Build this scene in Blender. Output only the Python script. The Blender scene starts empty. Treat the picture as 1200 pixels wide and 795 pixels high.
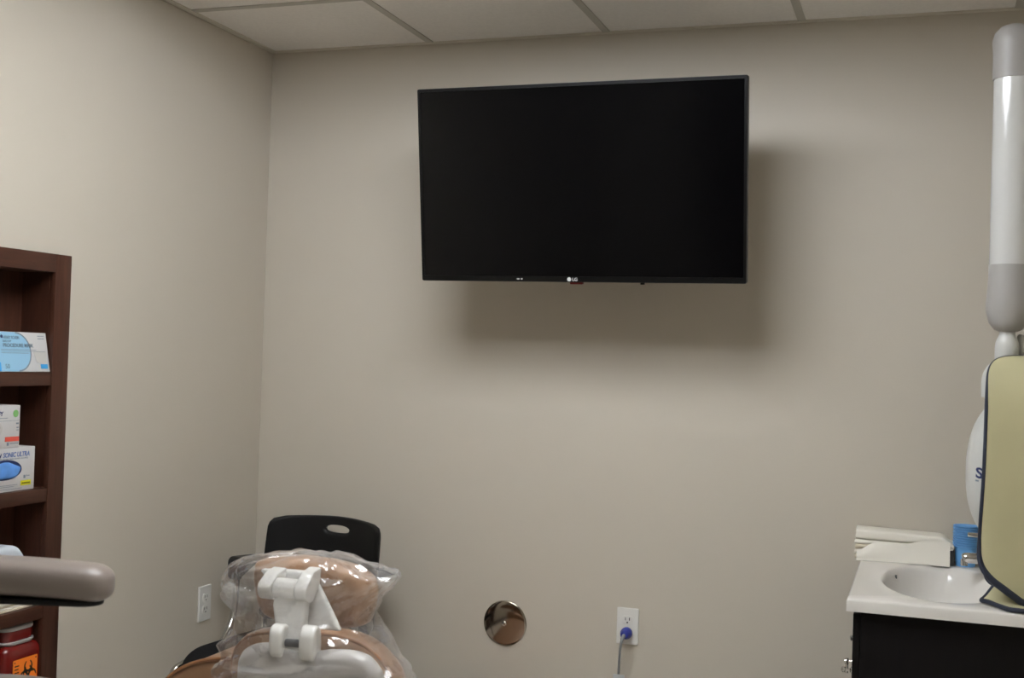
import bpy, bmesh, math, random
from mathutils import Vector, Matrix, noise

random.seed(7)
C = bpy.context.scene.collection
PI = math.pi


# ------------------------------------------------------------------ materials
def lin(c):
    c = c / 255.0
    return c / 12.92 if c <= 0.04045 else ((c + 0.055) / 1.055) ** 2.4


def rgb(r, g, b):
    return (lin(r), lin(g), lin(b), 1.0)


def mat(name, col, rough=0.5, metal=0.0, spec=0.5, coat=0.0, var=0.0, vscale=20.0, bump=0.0, bscale=200.0,
        stretch=(1, 1, 1), emit=0.0, trans=0.0):
    m = bpy.data.materials.new(name)
    m.use_nodes = True
    nt = m.node_tree
    b = nt.nodes['Principled BSDF']
    b.inputs['Base Color'].default_value = col
    b.inputs['Roughness'].default_value = rough
    b.inputs['Metallic'].default_value = metal
    b.inputs['Specular IOR Level'].default_value = spec
    b.inputs['Coat Weight'].default_value = coat
    b.inputs['Coat Roughness'].default_value = 0.08
    b.inputs['Transmission Weight'].default_value = trans
    if emit:
        b.inputs['Emission Color'].default_value = col
        b.inputs['Emission Strength'].default_value = emit
    if var or bump:
        tc = nt.nodes.new('ShaderNodeTexCoord')
        mp = nt.nodes.new('ShaderNodeMapping')
        mp.inputs['Scale'].default_value = stretch
        nt.links.new(tc.outputs['Object'], mp.inputs['Vector'])
    if var:
        n = nt.nodes.new('ShaderNodeTexNoise')
        n.inputs['Scale'].default_value = vscale
        n.inputs['Detail'].default_value = 5
        nt.links.new(mp.outputs['Vector'], n.inputs['Vector'])
        r = nt.nodes.new('ShaderNodeValToRGB')
        r.color_ramp.elements[0].position = 0.3
        r.color_ramp.elements[1].position = 0.7
        r.color_ramp.elements[0].color = tuple(c * (1 - var) for c in col[:3]) + (1,)
        r.color_ramp.elements[1].color = tuple(min(1, c * (1 + var)) for c in col[:3]) + (1,)
        nt.links.new(n.outputs['Fac'], r.inputs['Fac'])
        nt.links.new(r.outputs['Color'], b.inputs['Base Color'])
    if bump:
        n2 = nt.nodes.new('ShaderNodeTexNoise')
        n2.inputs['Scale'].default_value = bscale
        n2.inputs['Detail'].default_value = 3
        nt.links.new(mp.outputs['Vector'], n2.inputs['Vector'])
        bp = nt.nodes.new('ShaderNodeBump')
        bp.inputs['Strength'].default_value = bump
        bp.inputs['Distance'].default_value = 0.002
        nt.links.new(n2.outputs['Fac'], bp.inputs['Height'])
        nt.links.new(bp.outputs['Normal'], b.inputs['Normal'])
    return m


M = {}
M['wall'] = mat('beige_wall_paint', rgb(199, 191, 177), 0.55, spec=0.3, bump=0.12, bscale=140)
M['tile'] = mat('ceiling_tile', rgb(236, 232, 226), 0.9, spec=0.1, var=0.03, vscale=90, bump=0.25, bscale=260)
M['tbar'] = mat('ceiling_grid_metal', rgb(190, 186, 176), 0.6, spec=0.3)
M['angle'] = mat('ceiling_wall_angle', rgb(214, 208, 194), 0.5, spec=0.3)
M['floor'] = mat('vinyl_floor', rgb(232, 227, 217), 0.45, var=0.04, vscale=6, stretch=(1, 6, 1))
M['base'] = mat('vinyl_baseboard', rgb(70, 58, 50), 0.5)
M['door'] = mat('door_paint', rgb(150, 142, 128), 0.45)
M['wood'] = mat('dark_cherry_laminate', rgb(70, 41, 29), 0.42, spec=0.4, var=0.22, vscale=14, stretch=(9, 9, 0.7))
M['woodh'] = mat('dark_cherry_laminate_rail', rgb(70, 41, 29), 0.42, spec=0.4, var=0.22, vscale=14, stretch=(9, 0.7, 9))
M['espresso'] = mat('espresso_laminate', rgb(12, 9, 9), 0.5, spec=0.15, var=0.2, vscale=10, stretch=(8, 8, 0.6))
M['marble'] = mat('white_cultured_marble', rgb(228, 224, 218), 0.05, spec=0.5, var=0.025, vscale=5)
M['chrome'] = mat('chrome', rgb(205, 203, 200), 0.08, metal=1.0)
M['chromeplate'] = mat('polished_steel_plate', rgb(160, 151, 140), 0.10, metal=1.0)
M['tvblack'] = mat('tv_black_plastic', rgb(10, 10, 10), 0.3, spec=0.28)
M['tvscreen'] = mat('tv_screen', rgb(5, 5, 6), 0.12, spec=0.22)
M['silver'] = mat('silver_print', rgb(205, 206, 205), 0.4)
M['redlens'] = mat('red_lens', rgb(120, 30, 25), 0.3)
M['white_plastic'] = mat('white_plastic', rgb(226, 224, 219), 0.35, spec=0.5)
M['ivory'] = mat('outlet_white', rgb(230, 228, 222), 0.35)
M['grey_plastic'] = mat('light_grey_plastic', rgb(163, 160, 156), 0.42)
M['xray_white'] = mat('xray_white_plastic', rgb(204, 204, 200), 0.35, spec=0.5)
M['white_gloss'] = mat('white_gloss_enamel', rgb(206, 206, 203), 0.14, spec=0.6, coat=0.4)
M['shell_white'] = mat('chair_shell_white', rgb(182, 178, 174), 0.28, spec=0.5)
M['tan'] = mat('tan_vinyl', rgb(157, 120, 90), 0.36, spec=0.5, var=0.05, vscale=8, bump=0.1, bscale=350)
M['piping'] = mat('tan_piping', rgb(150, 104, 68), 0.4)
M['black'] = mat('black_plastic', rgb(19, 19, 20), 0.42, spec=0.32, bump=0.06, bscale=500)
M['blackfab'] = mat('black_seat', rgb(20, 20, 22), 0.8, spec=0.2, bump=0.2, bscale=700)
M['taupe'] = mat('taupe_vinyl', rgb(132, 121, 114), 0.33, spec=0.5, bump=0.08, bscale=400)
M['dark_metal'] = mat('black_painted_metal', rgb(12, 12, 13), 0.5, spec=0.3)
M['paper'] = mat('white_paper', rgb(240, 235, 223), 0.85, spec=0.1)
M['paper_cream'] = mat('cream_paper', rgb(222, 212, 190), 0.85, spec=0.1)
M['card'] = mat('white_cardboard', rgb(205, 203, 202), 0.6, spec=0.3)
M['card_grey'] = mat('pale_grey_print', rgb(198, 195, 190), 0.6)
M['sky'] = mat('pale_blue_print', rgb(146, 190, 217), 0.55)
M['bluep'] = mat('bright_blue_print', rgb(62, 160, 222), 0.55)
M['greyp'] = mat('grey_print', rgb(128, 140, 152), 0.6)
M['textgrey'] = mat('slate_text', rgb(98, 116, 134), 0.6)
M['navy'] = mat('navy_print', rgb(28, 44, 92), 0.55)
M['bluegrey'] = mat('blue_grey_text', rgb(96, 118, 170), 0.55)
M['glove'] = mat('blue_nitrile', rgb(96, 152, 226), 0.5, var=0.12, vscale=40)
M['yellow'] = mat('yellow_label', rgb(226, 220, 40), 0.55)
M['olive'] = mat('olive_text', rgb(128, 124, 20), 0.55)
M['red'] = mat('red_label', rgb(226, 92, 76), 0.55)
M['green'] = mat('green_dot', rgb(130, 190, 110), 0.55)
M['sharps'] = mat('red_translucent_plastic', rgb(112, 18, 15), 0.25, spec=0.5, coat=0.2)
M['clearlid'] = mat('frosted_lid_plastic', rgb(190, 185, 184), 0.3)
M['orange'] = mat('orange_label', rgb(246, 128, 34), 0.5)
M['ink'] = mat('black_ink', rgb(24, 16, 14), 0.6)
M['cup'] = mat('blue_cup_plastic', rgb(108, 170, 226), 0.4, spec=0.5)
M['khaki'] = mat('khaki_apron_vinyl', rgb(190, 184, 147), 0.5, spec=0.35, var=0.04, vscale=7, bump=0.1, bscale=300)
M['trim'] = mat('navy_binding', rgb(34, 40, 58), 0.6)
M['plug'] = mat('blue_plug_plastic', rgb(46, 58, 150), 0.3, spec=0.5)
M['cord'] = mat('grey_cord', rgb(140, 142, 142), 0.45)
M['tag'] = mat('clear_tag', rgb(205, 208, 208), 0.25)
M['darkgrey'] = mat('dark_grey_plastic', rgb(78, 80, 82), 0.45)
M['linen'] = mat('pale_blue_white_cloth', rgb(212, 220, 228), 0.75)
M['fixture'] = mat('white_reflector', rgb(236, 234, 228), 0.4)


def bag_material():
    m = bpy.data.materials.new('clear_plastic_film')
    m.use_nodes = True
    nt = m.node_tree
    nt.nodes.clear()
    out = nt.nodes.new('ShaderNodeOutputMaterial')
    tr = nt.nodes.new('ShaderNodeBsdfTransparent')
    tr.inputs['Color'].default_value = (0.97, 0.97, 0.97, 1)
    gl = nt.nodes.new('ShaderNodeBsdfGlossy')
    gl.inputs['Color'].default_value = (1, 1, 1, 1)
    gl.inputs['Roughness'].default_value = 0.09
    df = nt.nodes.new('ShaderNodeBsdfDiffuse')
    df.inputs['Color'].default_value = (0.95, 0.95, 0.95, 1)
    m1 = nt.nodes.new('ShaderNodeMixShader')
    m1.inputs['Fac'].default_value = 0.36
    nt.links.new(gl.outputs[0], m1.inputs[1])
    nt.links.new(df.outputs[0], m1.inputs[2])
    lw = nt.nodes.new('ShaderNodeLayerWeight')
    lw.inputs['Blend'].default_value = 0.35
    mr = nt.nodes.new('ShaderNodeMapRange')
    mr.inputs['From Min'].default_value = 0.0
    mr.inputs['From Max'].default_value = 1.0
    mr.inputs['To Min'].default_value = 0.13
    mr.inputs['To Max'].default_value = 0.55
    nt.links.new(lw.outputs['Facing'], mr.inputs['Value'])
    m2 = nt.nodes.new('ShaderNodeMixShader')
    nt.links.new(mr.outputs['Result'], m2.inputs['Fac'])
    nt.links.new(tr.outputs[0], m2.inputs[1])
    nt.links.new(m1.outputs[0], m2.inputs[2])
    nt.links.new(m2.outputs[0], out.inputs['Surface'])
    return m


M['film'] = bag_material()
M['lamp'] = mat('fluorescent_tube', (0.96, 1.0, 1.06, 1), 0.5, emit=26.0)
M['lamp_dim'] = mat('dim_fluorescent_tube', (0.96, 1.0, 1.06, 1), 0.5, emit=16.5)  # same kind of tube, emission lowered on purpose to dim the left wall


# ------------------------------------------------------------------ shapes
def box(bm, lo, hi, bev=0.0, seg=2):
    lo, hi = Vector(lo), Vector(hi)
    r = bmesh.ops.create_cube(bm, size=1.0)
    vs = r['verts']
    for v in vs:
        v.co = Vector((lo[i] + (v.co[i] + 0.5) * (hi[i] - lo[i]) for i in range(3)))
    if bev:
        es = {e for v in vs for e in v.link_edges}
        bmesh.ops.bevel(bm, geom=list(es), offset=bev, segments=seg, profile=0.5, affect='EDGES')
    return bm


def stitch(bm, A, B):
    n = len(A)
    for i in range(n):
        bm.faces.new((A[i], A[(i + 1) % n], B[(i + 1) % n], B[i]))


def rings(bm, loops, cap0=True, cap1=True):
    L = [[bm.verts.new(p) for p in lp] for lp in loops]
    for a, b in zip(L, L[1:]):
        stitch(bm, a, b)
    if cap0:
        bm.faces.new(list(reversed(L[0])))
    if cap1:
        bm.faces.new(L[-1])
    return L


def spline(pts, n=8, closed=True):
    out = []
    N = len(pts)
    P = [Vector(p) for p in pts]
    for i in range(N if closed else N - 1):
        if closed:
            p0, p1, p2, p3 = P[i - 1], P[i], P[(i + 1) % N], P[(i + 2) % N]
        else:
            p0, p1, p2, p3 = P[max(i - 1, 0)], P[i], P[i + 1], P[min(i + 2, N - 1)]
        for k in range(n):
            t = k / n
            out.append(0.5 * ((2 * p1) + (p2 - p0) * t + (2 * p0 - 5 * p1 + 4 * p2 - p3) * t * t
                              + (3 * p1 - p0 - 3 * p2 + p3) * t ** 3))
    if not closed:
        out.append(P[-1])
    return out


def area2(o):
    return sum(o[i - 1][0] * o[i][1] - o[i][0] * o[i - 1][1] for i in range(len(o)))


def inset(o, d):
    n = len(o)
    res = []
    for i in range(n):
        a, b, c = Vector(o[i - 1][:2]), Vector(o[i][:2]), Vector(o[(i + 1) % n][:2])
        t = (c - a)
        if t.length < 1e-9:
            res.append(b.copy())
            continue
        t.normalize()
        res.append(b + Vector((-t.y, t.x)) * d)
    return res


def slab(bm, outline, t, r, fn, seg=4, puff=0.0, puff_back=0.0):
    """Cushion-like slab: closed 2D outline, thickness t, edge radius r, mapped to space by fn(u, v, w)."""
    o = [Vector(p[:2]) for p in outline]
    if area2(o) < 0:
        o.reverse()
    loops = []
    for k in range(seg + 1):
        a = PI / 2 * k / seg
        loops.append((inset(o, r * (1 - math.sin(a))), -t / 2 + r * (1 - math.cos(a))))
    for k in range(seg + 1):
        a = PI / 2 * k / seg
        loops.append((inset(o, r * (1 - math.cos(a))), t / 2 - r * (1 - math.sin(a))))
    # inner dome rings
    cx = sum(p.x for p in o) / len(o)
    cy = sum(p.y for p in o) / len(o)
    c = Vector((cx, cy))

    def dome(lp, w, b):
        return [([c + (p - c) * s for p in lp], w + b * (1 - s * s)) for s in (0.93, 0.8, 0.6, 0.35, 0.1)]
    first = dome(loops[0][0], loops[0][1], -puff_back)
    last = dome(loops[-1][0], loops[-1][1], puff)
    seq = list(reversed(first)) + loops + last
    rings(bm, [[fn(p.x, p.y, w) for p in lp] for lp, w in seq])
    return bm


def rrect(x0, z0, x1, z1, r, n=6):
    out = []
    for cx, cz, a0 in ((x1 - r, z0 + r, -PI / 2), (x1 - r, z1 - r, 0), (x0 + r, z1 - r, PI / 2), (x0 + r, z0 + r, PI)):
        for k in range(n + 1):
            a = a0 + PI / 2 * k / n
            out.append((cx + r * math.cos(a), cz + r * math.sin(a)))
    return out


def tube(bm, pts, r, n=14, cap=True, sx=1.0):
    P = [Vector(p) for p in pts]
    R = r if isinstance(r, (list, tuple)) else [r] * len(P)
    T = [(P[min(i + 1, len(P) - 1)] - P[max(i - 1, 0)]).normalized() for i in range(len(P))]
    up = Vector((0, 0, 1)) if abs(T[0].z) < 0.9 else Vector((0, 1, 0))
    u = T[0].cross(up).normalized()
    loops = []
    for p, t, rr in zip(P, T, R):
        u = (u - t * u.dot(t)).normalized()
        v = t.cross(u)
        loops.append([p + (u * math.cos(2 * PI * k / n) * sx + v * math.sin(2 * PI * k / n)) * rr for k in range(n)])
    rings(bm, loops, cap, cap)
    return bm


def lathe(bm, prof, c, axis='z', n=32, cap0=True, cap1=True):
    """prof: (radius, height) pairs; axis: 'z', '-x', '-y' ..."""
    c = Vector(c)
    ax = {'z': (Vector((1, 0, 0)), Vector((0, 1, 0)), Vector((0, 0, 1))),
          'x': (Vector((0, 1, 0)), Vector((0, 0, 1)), Vector((1, 0, 0))),
          '-x': (Vector((0, 0, 1)), Vector((0, 1, 0)), Vector((-1, 0, 0))),
          'y': (Vector((0, 0, 1)), Vector((1, 0, 0)), Vector((0, 1, 0))),
          '-y': (Vector((1, 0, 0)), Vector((0, 0, 1)), Vector((0, -1, 0)))}[axis]
    rings(bm, [[c + ax[0] * (r * math.cos(2 * PI * k / n)) + ax[1] * (r * math.sin(2 * PI * k / n)) + ax[2] * h
                for k in range(n)] for r, h in prof], cap0, cap1)
    return bm


def B():
    return bmesh.new()


def world_loc(p):
    v = Vector((0, 0, 0))
    while p is not None:
        v += p.location
        p = p.parent
    return v


def obj(name, bm, m, parent=None, loc=None, smooth=True, local=False, angle=42, sub=0):
    """Links ONE mesh object. Geometry is given in room coordinates unless local."""
    bmesh.ops.remove_doubles(bm, verts=bm.verts, dist=1e-6)
    bmesh.ops.recalc_face_normals(bm, faces=bm.faces)
    if parent is not None and not local:
        bm.transform(Matrix.Translation(-world_loc(parent)))
    if parent is None and loc is not None and not local:
        bm.transform(Matrix.Translation(-Vector(loc)))
    me = bpy.data.meshes.new(name)
    bm.to_mesh(me)
    bm.free()
    if isinstance(m, (list, tuple)):
        for x in m:
            me.materials.append(x)
    else:
        me.materials.append(m)
    if smooth:
        me.polygons.foreach_set('use_smooth', [True] * len(me.polygons))
        me.set_sharp_from_angle(angle=math.radians(angle))
    o = bpy.data.objects.new(name, me)
    C.objects.link(o)
    o.parent = parent
    if loc is not None:
        o.location = loc
    if sub:
        s = o.modifiers.new('subd', 'SUBSURF')
        s.levels = s.render_levels = sub
    return o


def tag(o, label, cat, group=None):
    o['label'] = label
    o['category'] = cat
    if group:
        o['group'] = group
    return o


def thing(name, label, cat, loc, group=None, rot=(0, 0, 0)):
    o = bpy.data.objects.new(name, None)
    o.empty_display_size = 0.05
    C.objects.link(o)
    o.location = loc
    o.rotation_euler = rot
    return tag(o, label, cat, group)


def struct(name, bm, m, parent=None, smooth=False):
    o = obj(name, bm, m, parent, smooth=smooth)
    o['kind'] = 'structure'
    return o


def text_bm(s, size, fn, ext=0.0004, bold=0.0, shear=0.0, align='LEFT', sx=1.0):
    """Lettering as mesh; fn(u, v, w) puts text-plane coordinates into space."""
    cu = bpy.data.curves.new('lettering_curve', 'FONT')
    cu.body = s
    cu.size = size
    cu.extrude = ext
    cu.offset = bold
    cu.shear = shear
    cu.align_x = align
    cu.resolution_u = 3
    t = bpy.data.objects.new('lettering_tmp', cu)
    C.objects.link(t)
    dg = bpy.context.evaluated_depsgraph_get()
    dg.update()
    me = bpy.data.meshes.new_from_object(t.evaluated_get(dg))
    bm = bmesh.new()
    bm.from_mesh(me)
    for v in bm.verts:
        v.co = Vector(fn(v.co.x * sx, v.co.y, v.co.z))
    bpy.data.objects.remove(t)
    bpy.data.curves.remove(cu)
    bpy.data.meshes.remove(me)
    return bm


def poly(bm, pts, fn, t=0.0004):
    """Thin printed patch with its own tiny thickness."""
    o = [Vector(p) for p in pts]
    if area2(o) < 0:
        o.reverse()
    rings(bm, [[fn(p.x, p.y, 0.0) for p in o], [fn(p.x, p.y, t) for p in o]])
    return bm


def circ(cx, cy, rx, ry=None, n=28, a0=0, a1=2 * PI):
    ry = rx if ry is None else ry
    full = abs(a1 - a0 - 2 * PI) < 1e-6
    k = n if full else n + 1
    return [(cx + rx * math.cos(a0 + (a1 - a0) * i / n), cy + ry * math.sin(a0 + (a1 - a0) * i / n)) for i in range(k)]


# ------------------------------------------------------------------ camera
cam = bpy.data.cameras.new('camera')
cam.sensor_width = 36.0
cam.lens = 42.47
cam.clip_start = 0.02
cam.dof.use_dof = True
cam.dof.focus_distance = 3.6
cam.dof.aperture_fstop = 5.6
co = bpy.data.objects.new('camera', cam)
C.objects.link(co)
yaw, pitch, roll = 0.3293, 0.0149, 0.0317
f = Vector((-math.sin(yaw) * math.cos(pitch), math.cos(yaw) * math.cos(pitch), math.sin(pitch)))
r0 = Vector((math.cos(yaw), math.sin(yaw), 0))
u0 = r0.cross(f)
rt = r0 * math.cos(roll) + u0 * math.sin(roll)
up = rt.cross(f)
co.matrix_world = Matrix(((rt.x, up.x, -f.x, 2.2062), (rt.y, up.y, -f.y, -3.7444), (rt.z, up.z, -f.z, 1.3904), (0, 0, 0, 1)))
bpy.context.scene.camera = co

# ------------------------------------------------------------------ the room
XR, YR, H = 2.64, -5.2, 2.44
NY0, NY1, NZ0, NZ1 = -1.80, -1.082, 0.06, 1.60        # recess in the left wall for the built-in shelves
struct('floor', box(B(), (-0.12, YR - 0.1, -0.1), (XR + 0.1, 0.1, 0)), M['floor'])
struct('wall_back', box(B(), (-0.15, 0, 0), (XR + 0.1, 0.1, H + 0.16)), M['wall'])
struct('wall_right', box(B(), (XR, YR, 0), (XR + 0.1, 0, H + 0.16)), M['wall'])
b = B()
box(b, (-0.12, YR, 0), (0, NY0, H + 0.16))
box(b, (-0.12, NY1, 0), (0, 0, H + 0.16))
box(b, (-0.12, NY0, NZ1), (0, NY1, H + 0.16))
box(b, (-0.12, NY0, 0), (0, NY1, NZ0))
box(b, (-0.16, YR, 0), (-0.12, 0, H + 0.16))
struct('wall_left', b, M['wall'])
# rear wall behind the camera, with its doorway
DX0, DX1, DH = 0.75, 1.65, 2.08
b = B()
box(b, (-0.12, YR - 0.1, 0), (DX0, YR, H + 0.16))
box(b, (DX1, YR - 0.1, 0), (XR + 0.1, YR, H + 0.16))
box(b, (DX0, YR - 0.1, DH), (DX1, YR, H + 0.16))
struct('wall_rear', b, M['wall'])
dr = struct('door_1', box(B(), (DX0 + 0.005, YR - 0.07, 0.005), (DX1 - 0.005, YR - 0.03, DH - 0.005), 0.003), M['wood'])
hb = B()
lathe(hb, [(0.026, 0), (0.026, 0.008), (0.010, 0.012), (0.010, 0.05)], (DX0 + 0.07, YR - 0.03, 1.0), 'y')
tube(hb, [(DX0 + 0.06, YR + 0.015, 1.0), (DX0 + 0.19, YR + 0.015, 1.0)], 0.009)
obj('door_handle', hb, M['chrome'], dr)
b = B()
box(b, (DX0 - 0.07, YR, 0), (DX0, YR + 0.018, DH + 0.07), 0.003)
box(b, (DX1, YR, 0), (DX1 + 0.07, YR + 0.018, DH + 0.07), 0.003)
box(b, (DX0, YR, DH), (DX1, YR + 0.018, DH + 0.07), 0.003)
struct('trim_1', b, M['door'])
for nm, lo, hi in (('back', (0.0, -0.012, 0), (XR, 0, 0.1)), ('left', (0, YR, 0), (0.012, -0.012, 0.1)),
                   ('right', (XR - 0.012, YR, 0), (XR, -0.012, 0.1))):
    struct('baseboard_' + nm, box(B(), lo, hi, 0.003), M['base'])

# suspended ceiling: 2 ft grid, light fixtures take two tiles each
TX = [0.6096 * k for k in range(6)]
TY = [-0.524 - 0.6096 * k for k in range(-1, 9)]
XLIM, YLIM = XR, YR
FIX = [(0.6096, 1.8288, -1.7432, -1.1336), (0.6096, 1.8288, -2.3528, -1.7432)]   # x0, x1, y0, y1


def in_fixture(x, y):
    return any(a < x < b_ and c < y < d for a, b_, c, d in FIX)


b = B()
for i in range(5):
    for j in range(len(TY) - 1):
        x0, x1 = max(TX[i], 0), min(TX[i + 1], XLIM)
        y1, y0 = min(TY[j], 0), max(TY[j + 1], YLIM)
        if x1 - x0 < 0.01 or y1 - y0 < 0.01 or in_fixture((x0 + x1) / 2, (y0 + y1) / 2):
            continue
        box(b, (x0 + 0.001, y0 + 0.001, H), (x1 - 0.001, y1 - 0.001, H + 0.014))
box(b, (-0.15, YR - 0.1, H + 0.15), (XR + 0.1, 0.1, H + 0.2))
ceil = struct('ceiling', b, M['tile'])
b = B()
for x in TX[1:5]:
    if x < XLIM:
        segs = [(YLIM, 0)]
        for fx0, fx1, fy0, fy1 in FIX:
            if fx0 + 0.01 < x < fx1 - 0.01:
                segs = [s for a, c in segs for s in ((a, fy0), (fy1, c)) if s[1] > s[0]]
        for a, c in segs:
            box(b, (x - 0.012, a, H - 0.003), (x + 0.012, c, H + 0.02))
for y in TY[1:]:
    if YLIM < y < -0.02:
        box(b, (0, y - 0.012, H - 0.0035), (XLIM, y + 0.012, H + 0.02))
struct('ceiling_grid', b, M['tbar'], ceil)
b = B()
box(b, (0, YLIM, H - 0.004), (0.022, 0, H))
box(b, (0, YLIM, H - 0.004), (0.002, 0, H + 0.02))
box(b, (0.022, -0.02, H - 0.004), (XLIM, 0, H))
box(b, (XLIM - 0.022, YLIM, H - 0.004), (XLIM, -0.02, H))
struct('trim_2', b, M['angle'])

# recessed four-tube fluorescent fixtures (the lamps that light the room)
for k, (x0, x1, y0, y1) in enumerate(FIX):
    lb = ['white recessed four-tube fluorescent light in the ceiling, nearer the television',
          'white recessed four-tube fluorescent light in the ceiling, farther from the television'][k]
    t = thing('ceiling_light', lb, 'ceiling light', ((x0 + x1) / 2, (y0 + y1) / 2, H), 'fluorescent ceiling lights')
    b = B()
    a, c = x0 + 0.014, x1 - 0.014
    d, e = y0 + 0.014, y1 - 0.014
    zt = H + 0.09
    lo = [(a, d, H), (c, d, H), (c, e, H), (a, e, H)]
    hi = [(a + 0.04, d + 0.07, zt), (c - 0.04, d + 0.07, zt), (c - 0.04, e - 0.07, zt), (a + 0.04, e - 0.07, zt)]
    lo2 = [(p[0], p[1], H + 0.001) for p in lo]
    top2 = [(p[0], p[1], zt + 0.02) for p in lo]
    rings(b, [hi, lo, lo2, top2], True, True)
    obj('reflector', b, M['fixture'], t, smooth=False)
    for s in (-3, -1, 1, 3):
        b = B()
        y = (y0 + y1) / 2 + s * 0.066
        tube(b, [(a + 0.05, y, H + 0.013), (c - 0.05, y, H + 0.013)], 0.016, 12)
        obj('tube', b, M['lamp' if k == 0 else 'lamp_dim'], t)

# ------------------------------------------------------------------ television
TV = thing('television', 'large black flat television tilted down on the back wall', 'television',
           (1.246, -0.407, 1.896), rot=(math.radians(8.7), 0, 0))
W2, H2 = 0.488, 0.2855
b = B()
slab(b, rrect(-W2, -H2, W2, H2, 0.006, 3), 0.028, 0.003, lambda u, v, w: (u, 0.014 + w, v), seg=2)
box(b, (-0.40, 0.027, -0.24), (0.40, 0.052, 0.12), 0.012)
obj('housing', b, M['tvblack'], TV, local=True)
b = B()
o_, i_ = rrect(-W2, -H2, W2, H2, 0.005, 3), rrect(-W2 + 0.009, -H2 + 0.017, W2 - 0.009, H2 - 0.010, 0.002, 3)
rings(b, [[(p[0], 0.001, p[1]) for p in o_], [(p[0], -0.0035, p[1]) for p in inset(o_, 0.001)],
          [(p[0], -0.0035, p[1]) for p in i_], [(p[0], 0.001, p[1]) for p in i_]], False, False)
obj('bezel', b, M['tvblack'], TV, local=True)
b = B()
box(b, (-W2 + 0.0085, -0.0012, -H2 + 0.0165), (W2 - 0.0085, 0.002, H2 - 0.0095))
obj('screen', b, M['tvscreen'], TV, local=True, smooth=False)
fnL = lambda u, v, w: (u, -0.0036 - w, v)
b = B()
poly(b, circ(-0.0235, -H2 + 0.0086, 0.0062), fnL)
bm2 = text_bm('LG', 0.0135, lambda u, v, w: (u - 0.0145, -0.0037 - abs(w), v - H2 + 0.0041), 0.0003, 0.0002)
me_ = bpy.data.meshes.new('t')
bm2.to_mesh(me_)
bm2.free()
b.from_mesh(me_)
obj('logo', b, M['silver'], TV, local=True, smooth=False)
for u, a_ in ((-0.180, 0.0048), (-0.169, 0.0030)):
    obj('mark', poly(B(), circ(u, -H2 + 0.0086, a_, 0.0022, 16), fnL), M['silver'], TV, local=True, smooth=False)
b = B()
box(b, (-0.024, 0.004, -H2 - 0.007), (0.014, 0.022, -H2 + 0.001), 0.002)
obj('power_button', b, M['redlens'], TV, local=True)
b = B()
lathe(b, [(0.0065, -0.006), (0.0065, 0.002)], (0.190, 0.014, -H2), 'z', 12)
obj('foot_socket', b, M['tvblack'], TV, local=True)
b = B()
box(b, (-0.11, 0.05, -0.10), (0.11, 0.062, 0.12), 0.003)
tube(b, [(0, 0.06, 0.0), (0.05, 0.17, -0.02), (-0.02, 0.29, -0.04), (0, 0.385, -0.055)], 0.018, 10)
box(b, (-0.09, 0.355, -0.16), (0.09, 0.385, 0.05), 0.003)
obj('wall_mount', b, M['dark_metal'], TV, local=True)


# ------------------------------------------------------------------ outlets and wall plate
def outlet(label, loc, face, plugged):
    """Duplex outlet; face is 'back' (looks to -y) or 'left' (looks to +x)."""
    t = thing('wall_outlet', label, 'outlet', loc, 'duplex wall outlets')
    if face == 'back':
        fn = lambda u, v, w: (loc[0] + u, loc[1] - w, loc[2] + v)
    else:
        fn = lambda u, v, w: (loc[0] + w, loc[1] + u, loc[2] + v)
    b = B()
    slab(b, rrect(-0.035, -0.0572, 0.035, 0.0572, 0.003, 3), 0.007, 0.0025, lambda u, v, w: fn(u, v, w + 0.0038), seg=3)
    obj('plate', b, M['ivory'], t)
    for s in (1, -1):
        b = B()
        o = circ(0, s * 0.0195, 0.0172, n=32)
        o = [(max(-0.0172, min(0.0172, x)), s * 0.0195 + max(-0.0135, min(0.0135, y - s * 0.0195))) for x, y in o]
        slab(b, o, 0.003, 0.001, lambda u, v, w: fn(u, v, w + 0.0082), seg=2)
        rc = obj('receptacle', b, M['ivory'], t)
        b = B()
        for x in (-0.0063, 0.0063):
            poly(b, [(x - 0.0012, s * 0.0195 - 0.001), (x + 0.0012, s * 0.0195 - 0.001), (x + 0.0012, s * 0.0195 + 0.008), (x - 0.0012, s * 0.0195 + 0.008)],
                 lambda u, v, w: fn(u, v, 0.0097 + w), 0.0002)
        poly(b, circ(0, s * 0.0195 - 0.0075, 0.0026, n=12), lambda u, v, w: fn(u, v, 0.0097 + w), 0.0002)
        obj('slot', b, M['ink'], rc, smooth=False)
    b = B()
    poly(b, circ(0, 0, 0.003, n=14), lambda u, v, w: fn(u, v, 0.0073 + w), 0.0012)
    obj('screw', b, M['ivory'], t)
    return t


outlet('white duplex outlet on the back wall with a blue plug in its lower socket', (1.343, 0, 0.5545), 'back', True)
outlet('white empty duplex outlet on the left wall beside the black chair', (0, -0.318, 0.5555), 'left', False)

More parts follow.
